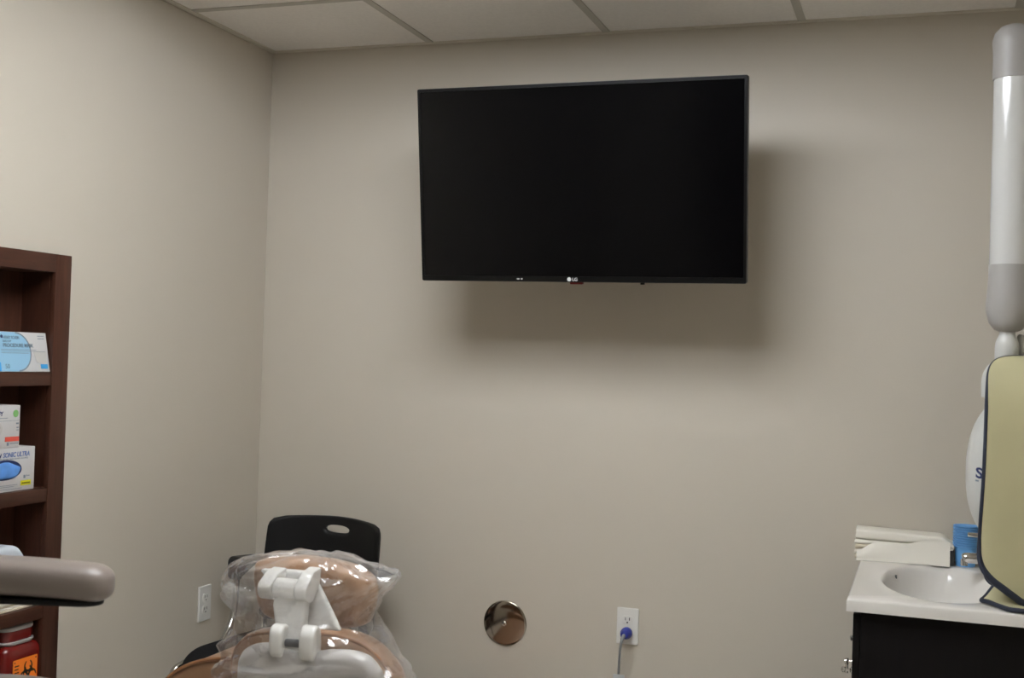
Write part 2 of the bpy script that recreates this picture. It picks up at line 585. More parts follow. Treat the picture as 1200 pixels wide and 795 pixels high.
t = thing('power_cord', 'grey power cord with blue plug hanging from the back wall outlet', 'cord', (1.343, 0, 0.535))
b = B()
lathe(b, [(0.0165, 0.0102), (0.0185, 0.013), (0.0185, 0.026), (0.0165, 0.031), (0.014, 0.036), (0.0125, 0.048), (0.008, 0.052)],
      (1.343, 0, 0.535), '-y', 24)
obj('plug', b, M['plug'], t)
b = B()
pts = spline([(1.343, -0.046, 0.535), (1.342, -0.066, 0.528), (1.338, -0.072, 0.505), (1.333, -0.06, 0.46), (1.328, -0.045, 0.41),
              (1.324, -0.035, 0.35), (1.318, -0.03, 0.2), (1.32, -0.04, 0.06), (1.30, -0.09, 0.006)], 6, False)
tube(b, pts, [0.0058 if i < 8 else 0.0042 for i in range(len(pts))], 10)
obj('cable', b, M['cord'], t)
b = B()
slab(b, rrect(1.312, 0.345, 1.348, 0.412, 0.003, 3), 0.0012, 0.0004, lambda u, v, w: (u, -0.049 - (v - 0.40) * 0.12 + w, v), seg=2)
obj('tag', b, M['tag'], t)

t = thing('access_plate', 'round polished steel cover plate on the back wall left of the outlet', 'wall plate', (0.934, 0, 0.522))
b = B()
lathe(b, [(0.0735, 0.0005), (0.0735, 0.0022), (0.0725, 0.0036), (0.070, 0.0048), (0.065, 0.0059), (0.056, 0.0071), (0.044, 0.0082), (0.030, 0.0090), (0.015, 0.0095), (0.004, 0.0096)],
      (0.934, 0, 0.522), '-y', 64, True, True)
obj('plate', b, M['chromeplate'], t, angle=60)
b = B()
lathe(b, [(0.0075, 0.009), (0.0075, 0.0106), (0.005, 0.0124), (0.001, 0.013)], (0.934, 0, 0.522), '-y', 20)
obj('screw', b, M['chrome'], t)

# ------------------------------------------------------------------ built-in shelves in the left wall
SC = thing('recessed_bookcase', 'dark cherry wood shelves built into the left wall', 'bookcase', (0.0, -1.43, 0.06))
YA, YB = -1.1045, -1.755       # inner faces of the two sides
ZS = [1.312, 1.0045, 0.696, 0.388]
XF, XB = 0.019, -0.088
for y0, y1 in ((YA, -1.0424), (-1.8171, YB)):
    obj('stile', box(B(), (0.0006, y0, 0.03), (XF, y1, 1.6255), 0.0015), M['wood'], SC)
for z0, z1 in ((1.577, 1.6255), (0.03, 0.088)):
    obj('rail', box(B(), (0.0006, YB, z0), (XF - 0.0004, YA, z1), 0.001), M['woodh'], SC)
for y0, y1 in ((YA, YA + 0.018), (YB - 0.018, YB)):
    obj('side_panel', box(B(), (XB, y0, 0.07), (0.0005, y1, 1.595)), M['wood'], SC, smooth=False)
obj('back_panel', box(B(), (XB - 0.006, YB - 0.018, 0.07), (XB, YA + 0.018, 1.595)), M['wood'], SC, smooth=False)
obj('top_panel', box(B(), (XB, YB, 1.577), (0.0005, YA, 1.595)), M['woodh'], SC, smooth=False)
obj('bottom_panel', box(B(), (XB, YB, 0.07), (0.0005, YA, 0.088)), M['woodh'], SC, smooth=False)
for z in ZS:
    obj('shelf', box(B(), (XB, YB, z - 0.036), (XF - 0.002, YA, z), 0.0012), M['woodh'], SC)


def carton(name, label, cat, y1, length, depth, height, z, x, tilt=0.0, group=None):
    """A printed carton standing on a shelf, front towards the room; local axes: x out, y right, z up; origin at front bottom right."""
    t = thing(name, label, cat, (x, y1, z), group, rot=(0, tilt, 0))
    b = box(B(), (-depth, -length, 0.0), (0, 0, height), 0.0012)
    obj('box', b, M['card'], t, local=True)
    return t


fr = lambda u, v, w: (0.0003 + w, u, v)
# mask box on the top shelf, tipped back
t = carton('mask_box', 'white and pale blue face mask box tipped back on the top shelf', 'box', -1.1075, 0.235, 0.055, 0.104, 1.3125, 0.015,
           math.radians(-11))
b = B()
poly(b, [(-0.2345, 0.001), (-0.115, 0.001)] + circ(-0.115, 0.052, 0.051, n=24, a0=-PI / 2, a1=PI / 2)[1:-1] + [(-0.115, 0.103), (-0.2345, 0.103)], fr)
obj('blue_print', b, M['sky'], t, local=True, smooth=False)
b = B()
arc_o = circ(-0.115, 0.052, 0.0515, n=24, a0=-PI / 2, a1=PI / 2)
arc_i = circ(-0.115, 0.052, 0.0475, n=24, a0=-PI / 2, a1=PI / 2)
for i in range(24):
    poly(b, [arc_i[i], arc_o[i], arc_o[i + 1], arc_i[i + 1]], lambda u, v, w: fr(u, v, w + 0.0002))
obj('grey_arc', b, M['greyp'], t, local=True, smooth=False)
for q in ([(-0.2345, 0.001), (-0.178, 0.001), (-0.178, 0.024), (-0.2345, 0.024)], [(-0.2345, 0.038), (-0.182, 0.038), (-0.182, 0.094), (-0.2345, 0.094)],
          [(-0.034, 0.008), (-0.008, 0.008), (-0.008, 0.020), (-0.034, 0.020)]):
    obj('blue_label', poly(B(), q, lambda u, v, w: fr(u, v, w + 0.0003)), M['bluep'], t, local=True, smooth=False)
b = B()
poly(b, [(-0.046, 0.024), (-0.012, 0.024), (-0.008, 0.055), (-0.056, 0.055)], fr)
obj('grey_print', b, M['card_grey'], t, local=True, smooth=False)
b = text_bm('HENRY SCHEIN', 0.0115, lambda u, v, w: fr(u - 0.160, v + 0.085, w + 0.0006), 0.0002, 0.0001, sx=0.72)
obj('lettering', b, M['textgrey'], t, local=True, smooth=False)
b = B()
poly(b, [(-0.168, 0.087), (-0.162, 0.087), (-0.161, 0.093), (-0.165, 0.096), (-0.170, 0.092)], lambda u, v, w: fr(u, v, w + 0.0004))
obj('emblem', b, M['navy'], t, local=True, smooth=False)
b = text_bm('EARLOOP', 0.008, lambda u, v, w: fr(u - 0.163, v + 0.0765, w + 0.0006), 0.0002, 0.0, sx=0.85)
obj('lettering', b, M['textgrey'], t, local=True, smooth=False)
b = text_bm('PROCEDURE MASK', 0.0135, lambda u, v, w: fr(u - 0.164, v + 0.064, w + 0.0009), 0.0002, 0.0002, sx=0.95)
obj('lettering', b, M['textgrey'], t, local=True, smooth=False)
for v0, u1, h in ((0.0565, -0.045, 0.0012), (0.0525, -0.012, 0.0008), (0.048, -0.075, 0.0012)):
    obj('text_line', poly(B(), [(-0.172, v0), (u1, v0), (u1, v0 + h), (-0.172, v0 + h)], lambda u, v, w: fr(u, v, w + 0.0008)), M['greyp'], t, local=True, smooth=False)
for v0 in (0.094, 0.087):
    obj('text_line', poly(B(), [(-0.034, v0), (-0.010, v0), (-0.010, v0 + 0.0015), (-0.034, v0 + 0.0015)], fr), M['greyp'], t, local=True, smooth=False)
b = text_bm('50', 0.0165, lambda u, v, w: fr(u - 0.164, v + 0.0085, w + 0.0006), 0.0002, 0.0)
obj('lettering', b, M['textgrey'], t, local=True, smooth=False)

# glove box
t = carton('glove_box', 'white glove box with oval opening showing blue gloves, on the second shelf', 'box', -1.137, 0.24, 0.084, 0.112, 1.0048, 0.0005)
b = B()
poly(b, circ(-0.109, 0.056, 0.061, 0.026, 40), fr)
obj('opening', b, M['navy'], t, local=True, smooth=False)
b = B()
lp = []
for k in range(6):
    s = math.cos(PI / 2 * k / 5.5)
    lp.append([fr(-0.109 + 0.056 * s * math.cos(a) + 0.002 * math.sin(5 * a), 0.0535 + 0.0215 * s * math.sin(a) + 0.0015 * math.cos(4 * a) * s,
                  0.0006 + 0.004 * math.sin(PI / 2 * k / 5.5)) for a in [2 * PI * i / 36 for i in range(36)]])
rings(b, lp)
obj('gloves', b, M['glove'], t, local=True)
b = text_bm('SONIC ULTRA', 0.0175, lambda u, v, w: fr(u - 0.117, v + 0.0885, w + 0.0002), 0.0002, 0.0005, 0.2, sx=0.86)
obj('lettering', b, M['bluegrey'], t, local=True, smooth=False)
b = text_bm('POWDER-FREE EXAM GLOVES', 0.0062, lambda u, v, w: fr(u - 0.128, v + 0.0815, w + 0.0002), 0.0002, 0.0, sx=1.22)
obj('lettering', b, M['greyp'], t, local=True, smooth=False)
b = text_bm('V', 0.015, lambda u, v, w: fr(u - 0.1305, v + 0.0885, w + 0.0002), 0.0002, 0.0005)
obj('lettering', b, M['navy'], t, local=True, smooth=False)
b = B()
poly(b, [(-0.050, 0.0125), (-0.0125, 0.0125), (-0.0125, 0.0255), (-0.050, 0.0255)], fr)
obj('yellow_label', b, M['yellow'], t, local=True, smooth=False)
b = B()
poly(b, [(-0.046, 0.0165), (-0.0165, 0.0165), (-0.0165, 0.0205), (-0.046, 0.0205)], lambda u, v, w: fr(u, v, w + 0.0003))
obj('label_print', b, M['olive'], t, local=True, smooth=False)
for u0, u1, v0, h in ((-0.040, -0.033, 0.031, 0.008), (-0.030, -0.027, 0.035, 0.004), (-0.025, -0.018, 0.036, 0.002), (-0.15, -0.062, 0.016, 0.001),
                      (-0.15, -0.075, 0.012, 0.001), (-0.15, -0.045, 0.006, 0.001)):
    obj('text_line', poly(B(), [(u0, v0), (u1, v0), (u1, v0 + h), (u0, v0 + h)], fr), M['greyp'], t, local=True, smooth=False)

# box on top of it
t = carton('mask_box', 'white box with a red label and green dot, standing on the glove box', 'box', -1.196, 0.19, 0.082, 0.109, 1.1172, -0.0005)
b = text_bm('FY', 0.015, lambda u, v, w: fr(u - 0.062, v + 0.083, w), 0.0002, 0.0006, align='RIGHT')
obj('lettering', b, M['navy'], t, local=True, smooth=False)
b = B()
poly(b, circ(-0.0165, 0.0875, 0.0095), fr)
obj('green_dot', b, M['green'], t, local=True, smooth=False)
b = B()
poly(b, [(-0.052, 0.0165), (-0.002, 0.0165), (-0.002, 0.0285), (-0.052, 0.0285)], fr)
obj('red_label', b, M['red'], t, local=True, smooth=False)
b = B()
poly(b, circ(-0.085, 0.049, 0.022, 0.020), fr)
obj('grey_print', b, M['card_grey'], t, local=True, smooth=False)
b = B()
poly(b, circ(-0.093, 0.053, 0.021, 0.016), lambda u, v, w: fr(u, v, w + 0.0003))
poly(b, [(-0.11, 0.028), (-0.078, 0.030), (-0.076, 0.048), (-0.11, 0.050)], lambda u, v, w: fr(u, v, w + 0.0003))
obj('blue_print', b, M['navy'], t, local=True, smooth=False)
for u0, u1, v0, h in ((-0.16, -0.045, 0.076, 0.0014), (-0.09, -0.004, 0.069, 0.0008), (-0.012, -0.005, 0.050, 0.003), (-0.012, -0.005, 0.044, 0.002),
                      (-0.014, -0.005, 0.060, 0.004), (-0.045, -0.038, 0.006, 0.008), (-0.034, -0.004, 0.010, 0.002)):
    obj('text_line', poly(B(), [(u0, v0), (u1, v0), (u1, v0 + h), (u0, v0 + h)], fr), M['greyp'], t, local=True, smooth=False)

# papers and wrapped roll on the third shelf
t = thing('paper_pile', 'pile of white papers on the third shelf below the wrapped roll', 'paper', (-0.04, -1.24, 0.696))
for k in range(5):
    z = 0.6965 + 0.0058 * k
    b = B()
    o = rrect(-1.345 - 0.003 * (k % 2), -0.078, -1.13 + 0.004 * ((k * 2) % 3), 0.006 - 0.002 * (k % 3), 0.001, 2)
    slab(b, o, 0.0054, 0.0008, lambda u, v, w, z=z: (v, u, z + 0.0028 + w), seg=2)
    obj('booklet', b, M['paper' if k % 2 else 'paper_cream'], t)
b = B()
pr = []
prof = [(-1.335, 0.0), (-1.335, 0.12), (-1.29, 0.132), (-1.22, 0.137), (-1.185, 0.133), (-1.163, 0.115), (-1.150, 0.09), (-1.146, 0.05), (-1.148, 0.0)]
slab(b, spline(prof, 5), 0.078, 0.014, lambda u, v, w: (-0.039 + w, u, 0.7265 + max(0.0, v)), seg=4)
tag(obj('wrapped_roll', b, M['linen'], None, loc=(-0.04, -1.24, 0.7265)),
    'bluish white wrapped roll lying on the papers behind the armrest', 'roll')

# sharps container on the fourth shelf
SX, SY, SZ = -0.034, -1.163, 0.3885
t = thing('sharps_container', 'dark red sharps container with an orange biohazard label on the lowest shelf', 'container', (SX, SY, SZ))
b = B()
lp = []
hw, hd = 0.072, 0.046
for z, s in ((0, 0.93), (0.006, 1.0), (0.190, 1.0), (0.203, 0.97), (0.212, 0.88), (0.216, 0.76)):
    lp.append([(SX + q[0], SY + q[1], SZ + z) for q in rrect(-hd * s, -hw * s, hd * s, hw * s, 0.020 * s, 5)])
rings(b, lp)
obj('bottle', b, M['sharps'], t)
b = B()
n = 40
lp = []
for r, z in ((0.80, 0.216), (0.90, 0.222), (0.90, 0.226)):
    lp.append([(SX + q[0], SY + q[1], SZ + z) for q in rrect(-hd * r, -hw * r * 0.93, hd * r, hw * r * 0.93, 0.038 * r, 7)])
rings(b, lp)
obj('collar', b, M['clearlid'], t)
b = B()
lp = []
for r, z in ((0.80, 0.226), (0.83, 0.230), (0.83, 0.252), (0.81, 0.256)):
    lp.append([(SX + q[0], SY + q[1], SZ + z) for q in rrect(-hd * r, -hw * r * 0.93, hd * r, hw * r * 0.93, 0.037 * r, 7)])
rings(b, lp)
lid = obj('lid', b, M['sharps'], t)
b = B()
lp = []
for r, z in ((0.84, 0.2535), (0.86, 0.256), (0.86, 0.262), (0.80, 0.265)):
    lp.append([(SX + q[0], SY + q[1], SZ + z) for q in rrect(-hd * r, -hw * r * 0.93, hd * r, hw * r * 0.93, 0.037 * r, 7)])
rings(b, lp)
obj('lid_rim', b, M['clearlid'], lid)
fs = lambda u, v, w: (SX + hd + 0.0004 + w, SY + u, SZ + v)
b = B()
poly(b, rrect(-0.040, 0.067, 0.050, 0.180, 0.003, 3), fs)
lab = obj('label', b, M['orange'], t, smooth=False)


def biohazard(b, cx, cy, s, fn):
    for k in range(3):
        a = PI / 2 + k * 2 * PI / 3
        ox, oy = cx + 0.50 * s * math.cos(a), cy + 0.50 * s * math.sin(a)
        # open crescent, thick at the inside
        N = 20
        for i in range(N):
            a0 = a + math.radians(28) + math.radians(304) * i / N
            a1 = a + math.radians(28) + math.radians(304) * (i + 1) / N

            def wd(x):
                return s * (0.05 + 0.13 * abs(math.sin((x - a) / 2)))
            q = []
            for aa, rr in ((a0, 0.46 * s - wd(a0)), (a0, 0.46 * s), (a1, 0.46 * s), (a1, 0.46 * s - wd(a1))):
                q.append((ox + rr * math.cos(aa), oy + rr * math.sin(aa)))
            poly(b, q, fn)
    for i in range(30):
        a0, a1 = 2 * PI * i / 30, 2 * PI * (i + 1) / 30
        if any(abs((a0 - (PI / 2 + k * 2 * PI / 3) + PI) % (2 * PI) - PI) < 0.32 for k in range(3)):
            continue
        poly(b, [(cx + r * s * math.cos(a_), cy + r * s * math.sin(a_)) for a_, r in ((a0, 0.42), (a0, 0.54), (a1, 0.54), (a1, 0.42))], fn)


b = B()
biohazard(b, 0.016, 0.139, 0.034, lambda u, v, w: fs(u, v, w + 0.0004))
obj('biohazard_symbol', b, M['ink'], lab, smooth=False)
for k in range(7):
    v0 = 0.162 - k * 0.0085
    obj('text_line', poly(B(), [(-0.034, v0), (-0.018 - 0.002 * (k % 2), v0), (-0.018 - 0.002 * (k % 2), v0 + 0.003), (-0.034, v0 + 0.003)], lambda u, v, w: fs(u, v, w + 0.0004)), M['ink'], lab, smooth=False)
for u, v in ((-0.034, 0.173), (0.044, 0.173)):
    obj('dot', poly(B(), circ(u, v, 0.002, n=10), lambda p, q, w: fs(p, q, w + 0.0004)), M['ink'], lab, smooth=False)

b = B()
lathe(b, [(0.030, 0), (0.032, 0.01), (0.032, 0.11), (0.026, 0.135), (0.012, 0.15)], (-0.036, -1.292, 0.3885), 'z', 28)
tag(obj('white_bottle', b, M['white_plastic'], None, loc=(-0.036, -1.292, 0.3885)),
    'white plastic bottle on the lowest shelf left of the red container', 'bottle')

# ------------------------------------------------------------------ assistant stool with torso arm
ST = thing('assistant_stool', 'taupe padded stool with a torso arm standing before the shelves', 'stool', (0.52, -1.905, 0))
b = B()
lathe(b, [(0.02, 0.632), (0.19, 0.632), (0.205, 0.642), (0.211, 0.66), (0.207, 0.69), (0.195, 0.709), (0.16, 0.719), (0.08, 0.7235), (0.005, 0.724)],
      (0.52, -1.905, 0), 'z', 48)
obj('seat', b, M['taupe'], ST, angle=70)
b = B()
lathe(b, [(0.15, 0.615), (0.18, 0.62), (0.18, 0.632)], (0.52, -1.905, 0), 'z', 32)
obj('seat_pan', b, M['dark_metal'], ST)
b = B()
lathe(b, [(0.036, 0.09), (0.036, 0.34), (0.022, 0.345), (0.022, 0.62)], (0.52, -1.905, 0), 'z', 24)
obj('column', b, M['chrome'], ST)
for k in range(5):
    a = 2 * PI * k / 5 + 0.9
    b = B()
    d = Vector((math.cos(a), math.sin(a), 0))
    c0 = Vector((0.52, -1.905, 0))
    tube(b, [c0 + d * 0.02 + Vector((0, 0, 0.105)), c0 + d * 0.14 + Vector((0, 0, 0.095)), c0 + d * 0.27 + Vector((0, 0, 0.072))], [0.026, 0.022, 0.015], 10)
    lg = obj('leg', b, M['chrome'], ST)
    b = B()
    p = c0 + d * 0.262
    lathe(b, [(0.012, -0.016), (0.027, -0.014), (0.027, 0.014), (0.012, 0.016)], (p.x, p.y, 0.0275), 'x', 18)
    obj('caster', b, M['dark_metal'], lg)
# torso arm: pad, its black backing plate, curved support
e1 = Vector((0.946, 0.323, 0.0))           # direction of the pad
n1 = Vector((-0.323, 0.946, 0.0))
tip = Vector((0.818, -1.885, 0.958))
b = B()
lp = []
Ls = 0.56
NS = 30
for k in range(NS + 1):
    q = k / NS
    if q < 0.62:
        s_ = Ls * (1 - q / 0.62) * 1.0
        d = Ls - (Ls - 0.045) * (q / 0.62)
        sc = 1.0
    else:
        a = (q - 0.62) / 0.38 * PI / 2
        d = 0.045 * (1 - math.sin(a))
        sc = max(0.03, math.cos(a)) ** 0.75
    droop = -0.0125 * max(0.0, 1 - d / 0.26) ** 2
    c = tip - e1 * d + Vector((0, 0, 0.006 + droop * 0.9))
    zh = 0.0345 * sc ** 0.8
    yh = 0.045 * sc
    lp.append([c + n1 * (yh * math.copysign(abs(math.cos(a_)) ** 0.75, math.cos(a_))) + Vector((0, 0, zh * math.copysign(abs(math.sin(a_)) ** 0.75, math.sin(a_))))
               for a_ in [2 * PI * i / 32 for i in range(32)]])
rings(b, lp)
pad = obj('torso_pad', b, M['taupe'], ST, angle=80)
b = B()
o = []
for k in range(13):
    a = -PI / 2 + PI * k / 12
    o.append((-0.062 + 0.045 * math.cos(a) * 1.0, 0.038 * math.sin(a)))
o += [(-Ls, 0.038), (-Ls, -0.038)]
slab(b, o, 0.0105, 0.003, lambda u, v, w: tuple(tip + e1 * u + n1 * v + Vector((0, 0, -0.0325 + w + (-0.005) * max(0.0, 1 + u / 0.26) ** 2))), seg=3)
obj('pad_plate', b, M['dark_metal'], pad)
b = B()
pb = tip - e1 * 0.46
pts = spline([(0.44, -1.98, 0.618), (0.36, -2.06, 0.61), (0.27, -2.12, 0.66), (pb.x - 0.06, pb.y - 0.06, 0.80), (pb.x - 0.03, pb.y - 0.02, 0.90), (pb.x, pb.y, 0.928)], 6, False)
tube(b, pts, 0.014, 12)
obj('support_bar', b, M['dark_metal'], ST)

# ------------------------------------------------------------------ guest chair in the corner
GC = thing('guest_chair', 'black plastic stacking armchair in the corner behind the dental chair', 'chair', (0.388, -0.17, 0))
CX = 0.388
b = B()
N = 96
outer = spline([(-0.218, 0.52), (-0.220, 0.66), (-0.218, 0.785), (-0.215, 0.815), (-0.204, 0.832), (-0.178, 0.840), (0.0, 0.8465), (0.178, 0.840), (0.204, 0.832),
                (0.215, 0.815), (0.218, 0.785), (0.220, 0.66), (0.218, 0.52), (0.205, 0.505), (0, 0.50), (-0.205, 0.505)], 24)
hc = Vector((0.0, 0.806))


def ray_outer(a):
    d = Vector((math.cos(a), math.sin(a)))
    best = 0
    for i in range(len(outer)):
        p, q = Vector(outer[i - 1][:2]) - hc, Vector(outer[i][:2]) - hc
        e = q - p
        den = d.x * e.y - d.y * e.x
        if abs(den) < 1e-12:
            continue
        s = (p.x * e.y - p.y * e.x) / den
        tt = (p.x * d.y - p.y * d.x) / den
        if s > 0 and -1e-6 <= tt <= 1 + 1e-6:
            best = max(best, s)
    return hc + d * best


angs = []
for i in range(N):
    angs.append(2 * PI * i / N)
# angles bunched so that the long horizontal reach is well sampled
outp = [ray_outer(a) for a in angs]
holep = [hc + Vector((0.006 + 0.046 * math.copysign(abs(math.cos(a)) ** 0.8, math.cos(a)), 0.0128 * math.copysign(abs(math.sin(a)) ** 0.8, math.sin(a)))) for a in angs]


def bend(u, v, w):
    y = -0.145 - 0.075 * (u / 0.208) ** 2 + (0.845 - v) * -0.10
    return (CX + u, y + w, v)


lpf = []
NR = 14
seq = []
for k in range(NR + 1):
    q = (k / NR) ** 1.4
    e = min(1.0, min(k, NR - k) / 1.0)
    seq.append((q, 0.009 * (0.45 if k in (0, NR) else 1.0)))
front = [[bend(h.x + (o.x - h.x) * q, h.y + (o.y - h.y) * q, -w) for h, o in zip(holep, outp)] for q, w in seq]
back = [[bend(h.x + (o.x - h.x) * q, h.y + (o.y - h.y) * q, w) for h, o in zip(holep, outp)] for q, w in seq]
allr = front + list(reversed(back))
L = [[b.verts.new(p) for p in lp_] for lp_ in allr]
for A_, B_ in zip(L, L[1:] + L[:1]):
    stitch(b, A_, B_)
obj('backrest', b, M['black'], GC, angle=60)
b = B()
o = spline([(-0.214, -0.22), (-0.220, -0.45), (-0.214, -0.60), (-0.189, -0.665), (-0.126, -0.695), (0.000, -0.70), (0.126, -0.695), (0.189, -0.665), (0.214, -0.60), (0.220, -0.45),
            (0.214, -0.22), (0.168, -0.185), (0.000, -0.18), (-0.168, -0.185)], 6)


def seatmap(u, v, w):
    return (CX + u, v, 0.462 + w - 0.05 * max(0.0, (-v - 0.55) / 0.15) ** 2 - 0.012 * (1 - (u / 0.26) ** 2) * 0.6)


slab(b, o, 0.034, 0.014, seatmap, seg=4)
obj('seat', b, M['blackfab'], GC, angle=60)
for s in (-1, 1):
    ax = CX + (0.268 * s if s < 0 else 0.196)
    b = B()
    slab(b, spline([(-0.118, 0.694), (-0.20, 0.703), (-0.315, 0.712), (-0.340, 0.708), (-0.348, 0.690), (-0.346, 0.655), (-0.338, 0.640), (-0.322, 0.640), (-0.316, 0.662), (-0.295, 0.676),
                    (-0.20, 0.676), (-0.125, 0.674), (-0.112, 0.684)], 5), 0.046, 0.010, lambda u, v, w, ax=ax: (ax + w, u, v), seg=4)
    obj('armrest', b, M['black'], GC)
    b = B()
    tube(b, spline([(ax, -0.322, 0.655), (ax, -0.335, 0.52), (ax - s * 0.012, -0.42, 0.44), (ax - s * 0.012, -0.58, 0.42), (ax - s * 0.005, -0.625, 0.38), (ax, -0.65, 0.2), (ax, -0.665, 0.008)], 6, False), 0.011, 12)
    obj('leg', b, M['chrome'], GC)
    b = B()
    tube(b, spline([(ax - s * 0.040, -0.190, 0.70), (ax - s * 0.036, -0.20, 0.60), (ax - s * 0.034, -0.215, 0.44), (ax - s * 0.03, -0.17, 0.2), (ax - s * 0.02, -0.13, 0.008)], 6, False), 0.010, 12)
    obj('leg', b, M['chrome'], GC)
    b = B()
    tube(b, spline([(ax, -0.13, 0.684), (ax - s * 0.02, -0.165, 0.684), (ax - s * 0.040, -0.205, 0.69)], 5, False), 0.011, 10)
    obj('arm_bracket', b, M['black'], GC)

GC.rotation_euler.z = math.radians(-7)

# ------------------------------------------------------------------ dental chair seen from behind
DC = thing('dental_chair', 'tan dental chair seen from behind, its white back shell towards us', 'dental chair', (0.95, -0.95, 0))
lean = lambda z: (0.75 - z) * 0.16
b = B()
o = spline([(0.742, 0.45), (0.736, 0.60), (0.742, 0.69), (0.764, 0.733), (0.800, 0.757), (0.862, 0.771), (0.94, 0.778), (1.01, 0.779), (1.075, 0.767), (1.118, 0.738), (1.150, 0.693),
            (1.165, 0.60), (1.165, 0.45)], 6)
slab(b, o, 0.085, 0.03, lambda u, v, w: (u, -1.335 + lean(v) - w, v), seg=5, puff_back=0.02)
obj('backrest', b, M['tan'], DC, angle=70)
b = B()
tube(b, [Vector((p.x, -1.366 + lean(p.y), p.y)) for p in spline([(0.745, 0.60), (0.750, 0.69), (0.771, 0.729), (0.805, 0.752), (0.865, 0.765), (0.94, 0.772), (1.01, 0.773), (1.072, 0.761),
                                                      (1.113, 0.733), (1.143, 0.69), (1.158, 0.60)], 5, False)], 0.004, 8)
obj('piping', b, M['piping'], DC)
b = B()
o = spline([(0.790, 0.45), (0.787, 0.60), (0.792, 0.685), (0.800, 0.715), (0.817, 0.735), (0.848, 0.7475), (0.90, 0.752), (0.932, 0.751), (0.955, 0.745), (0.99, 0.7455), (1.02, 0.752), (1.07, 0.755), (1.105, 0.748),
            (1.128, 0.727), (1.139, 0.70), (1.143, 0.60), (1.14, 0.45)], 6)
slab(b, o, 0.055, 0.026, lambda u, v, w: (u, -1.405 + lean(v) - w, v), seg=6, puff=0.008)
obj('back_shell', b, M['shell_white'], DC, angle=75)
# headrest bracket
b = B()
arm = [(-1.375, 0.868, 0.862, 0.950), (-1.383, 0.868, 0.83, 0.948), (-1.392, 0.880, 0.79, 0.950), (-1.402, 0.886, 0.755, 0.955), (-1.408, 0.888, 0.742, 0.957)]
lp = []
for y, xa, z, xb in arm:
    lp.append([(p[0], y + p[1], z) for p in rrect(xa, -0.014, xb, 0.014, 0.008, 4)])
rings(b, lp)
ha = obj('headrest_arm', b, M['white_plastic'], DC)
for x0, x1, z0, z1 in ((0.832, 0.866, 0.846, 0.900), (0.9225, 0.952, 0.846, 0.908)):
    b = B()
    pr_ = [(-1.376 + 0.0255 * math.cos(math.radians(a)), 0.864 + 0.0255 * math.sin(math.radians(a))) for a in range(150, 331, 15)]
    pr_ += [(-1.336, 0.872), (-1.330, z1 - 0.002), (-1.334, z1 + 0.002), (-1.366, z1 - 0.004)]
    slab(b, pr_, x1 - x0, 0.003, lambda u, v, w, c=(x0 + x1) / 2: (c + w, u, v), seg=2)
    obj('hinge_cheek', b, M['white_plastic'], ha)
b = B()
lathe(b, [(0.020, 0.868), (0.0235, 0.8695), (0.0235, 0.9205), (0.020, 0.922)], (0, -1.376, 0.864), 'x', 28)
obj('hinge_barrel', b, M['white_plastic'], ha)
for x0, x1, dz in ((0.886, 0.917, 0.0), (0.958, 0.993, 0.004)):
    b = B()
    slab(b, spline([(-1.436, 0.735), (-1.440, 0.757), (-1.438, 0.785), (-1.424, 0.797 + dz), (-1.404, 0.793 + dz), (-1.396, 0.775), (-1.396, 0.745), (-1.404, 0.728), (-1.424, 0.726)], 5),
         x1 - x0, 0.007, lambda u, v, w, c=(x0 + x1) / 2: (c + w, u, v), seg=3)
    obj('yoke_lug', b, M['white_plastic'], ha)
b = B()
tube(b, [(0.90, -1.415, 0.757), (0.98, -1.415, 0.760)], 0.009, 12)
obj('yoke_pin', b, M['darkgrey'], ha)
b = B()
o = spline([(0.806, 0.893), (0.86, 0.897), (0.918, 0.897), (0.932, 0.889), (0.972, 0.838), (1.008, 0.788), (1.004, 0.779), (0.94, 0.776), (0.878, 0.780), (0.862, 0.79), (0.835, 0.84), (0.803, 0.886)], 5)
slab(b, o, 0.014, 0.005, lambda u, v, w: (u, -1.335 - (0.84 - v) * 0.22 - w, v), seg=3)
obj('headrest_plate', b, M['white_plastic'], DC)
b = B()
o = spline([(0.772, 0.905), (0.84, 0.920), (0.90, 0.922), (0.965, 0.918), (1.02, 0.906), (1.05, 0.885), (1.058, 0.85), (1.048, 0.80), (1.03, 0.778), (0.98, 0.770), (0.87, 0.768), (0.80, 0.774),
            (0.772, 0.80), (0.760, 0.85), (0.760, 0.885)], 6)
slab(b, o, 0.085, 0.034, lambda u, v, w: (u, -1.272 + (0.84 - v) * 0.06 - w, v), seg=6, puff_back=0.012)
obj('headrest', b, M['tan'], DC, angle=75)
# arms, seat, leg rest, base
b = B()
o = spline([(0.520, 0.585), (0.545, 0.622), (0.582, 0.653), (0.640, 0.679), (0.700, 0.691), (0.755, 0.694), (0.80, 0.690), (0.80, 0.60), (0.76, 0.56), (0.60, 0.55), (0.53, 0.56)], 6)
slab(b, o, 0.34, 0.016, lambda u, v, w: (u, -1.15 - w, v - 0.014), seg=5)
ar = obj('armrest', b, M['tan'], DC, angle=70)
b = B()
tube(b, [Vector((p.x, -1.320, p.y - 0.008)) for p in spline([(0.528, 0.585), (0.551, 0.6195), (0.586, 0.6485), (0.642, 0.674), (0.701, 0.686), (0.755, 0.689), (0.79, 0.687)], 5, False)], 0.004, 8)
obj('piping', b, M['piping'], ar)
b = B()
o = rrect(0.70, -1.30, 1.17, -0.72, 0.08, 6)
slab(b, o, 0.11, 0.04, lambda u, v, w: (u, v, 0.445 + w), seg=5, puff=0.01)
obj('seat', b, M['tan'], DC, angle=70)
b = B()
o = rrect(0.74, -0.74, 1.14, -0.14, 0.09, 6)
slab(b, o, 0.08, 0.03, lambda u, v, w: (u, v, 0.40 + w + (v + 0.74) * -0.18), seg=5)
